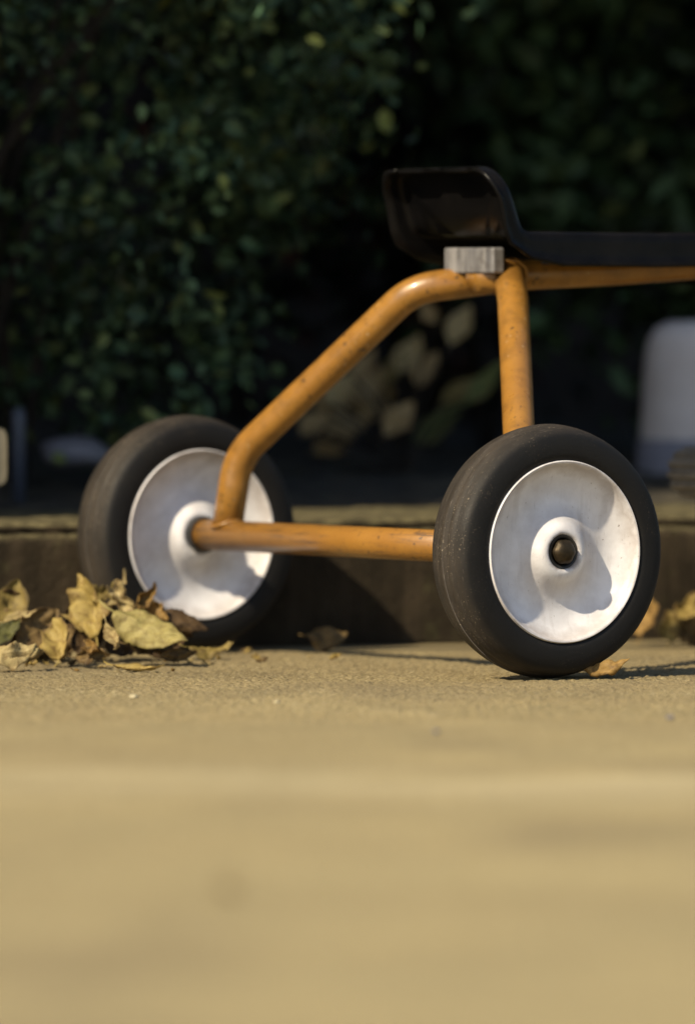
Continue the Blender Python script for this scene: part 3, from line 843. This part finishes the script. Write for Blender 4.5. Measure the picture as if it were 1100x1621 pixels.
for i, (x0, y0, x1, y1, W, m) in enumerate(PLL):
    Y = 1.4 + .05 * math.sin(i * 2.3)
    b, t = at(x0, y0, Y), at(x1, y1, Y + .015)
    leaf(None, b, t, (-.35, -.85, .4), W, m, name='leaf', parent=plant, drop=False, curl=.3, cup=.3, crumple=.25, seed=40 + i, nt=12, ns=6, stem=.1)
    q = b - pl_base
    mid = Vector((q.x * .35, q.y * .35, q.z * .75))
    pp = [mid * 2 * s * (1 - s) + q * s * s for s in np.linspace(0, 1, 8)]
    stems.append(tube(pp, .0016, 6))
mesh_obj('stems', *join_parts(stems), BARK, plant)

# ------------------------------------------------------------------ things in the bed
b0 = at(12, 726, .60)
lab = tag(empty('plant_label', (b0.x - .0105, .60, .105), R(-8)), 'rounded pale plant label on a dark peg at the left edge above the kerb', 'plant label')
V, Fc = [], []
for yy in (-.0012, .0012):
    for k in range(40):
        t_ = 2 * math.pi * k / 40; ct, st_ = math.cos(t_), math.sin(t_)
        V.append((.0105 * math.copysign(abs(ct) ** .5, ct), yy, .0575 + .0245 * math.copysign(abs(st_) ** .4, st_)))
Fc = [tuple(range(40)), tuple(range(79, 39, -1))] + [(k, 40 + k, 40 + (k + 1) % 40, (k + 1) % 40) for k in range(40)]
mesh_obj('tag', V, Fc, STAKE, lab, smooth=False)
mesh_obj('peg', *tube([(0, .004, 0), (0, .004, .06)], .003, 12), DARKM, lab)
b1 = at(30, 800, 1.0)
o = mesh_obj('edging_post', *tube([(0, 0, 0), (0, 0, .085), (0, 0, .092)], .0065, 14, True, [.0065, .0065, .004]), STAKEB); o.location = (b1.x, 1.0, .107)
tag(o, 'thin blue grey post just right of the pale stake', 'stake')
def stone(name, label, p, r, mat, seed, cat):
    bm = bmesh.new(); bmesh.ops.create_icosphere(bm, subdivisions=3, radius=1)
    for v in bm.verts:
        k = 1 + .22 * noise.noise(v.co * 1.1 + Vector((seed, 0, 0))) + .07 * noise.noise(v.co * 3.5 + Vector((seed, 4, 0)))
        v.co = Vector((v.co.x * r[0] * k, v.co.y * r[1] * k, v.co.z * r[2] * k))
    me = bpy.data.meshes.new(name); bm.to_mesh(me); bm.free()
    me.polygons.foreach_set('use_smooth', [True] * len(me.polygons)); me.materials.append(mat)
    o = bpy.data.objects.new(name, me); col.objects.link(o); o.location = p
    return tag(o, label, cat)
STN = m_simple('dull_stone', (.09, .085, .10), (.15, .14, .15), .85, 20, .4, .003)
pp = at(120, 716, 1.1); stone('garden_stone', 'dim blue grey stone in the shade under the left shrub', pp, (.032, .03, .016), POT2, 3, 'stone')
pier = tag(empty('garden_pier', (at(1100, 800, 1.5).x + .004, 1.5, .086), R(14)), 'pale grey rounded garden pier at the right edge, shade coloured into its foot', 'pier')
mesh_obj('shaft', *lathe([(.0001, .190), (.03, .189), (.043, .183), (.050, .172), (.0535, .155), (.056, .12), (.058, .075)], 48, 'Z'), POT1, pier)
mesh_obj('foot', *lathe([(.0582, .075), (.0605, .071), (.063, .04), (.066, .0), (.066, -.02)], 48, 'Z'), POT2, pier)  # blue grey colour stands in for shade on the lower part
for i, (px, py, w) in enumerate([(212, 1105, .0032), (438, 1113, .0022), (1060, 1138, .003), (690, 1160, .0025)]):
    t = (CAM_H) / ((py - 462.5) / F_PX); Y = t - CAM_D
    c = at(px, py, Y); c.z = w * .25
    lab = ['whitish pebble on the paving below the leaf drift', 'tiny pale pebble on the paving in front of the axle', 'small pebble on the paving below the near wheel, rightmost', 'tiny pebble nearest the camera on the paving'][i]
    stone('pebble', lab, c, (w, w, w * .6), JOINT if i < 2 else STN, 10 + i, 'pebble')
bpy.context.view_layer.update()
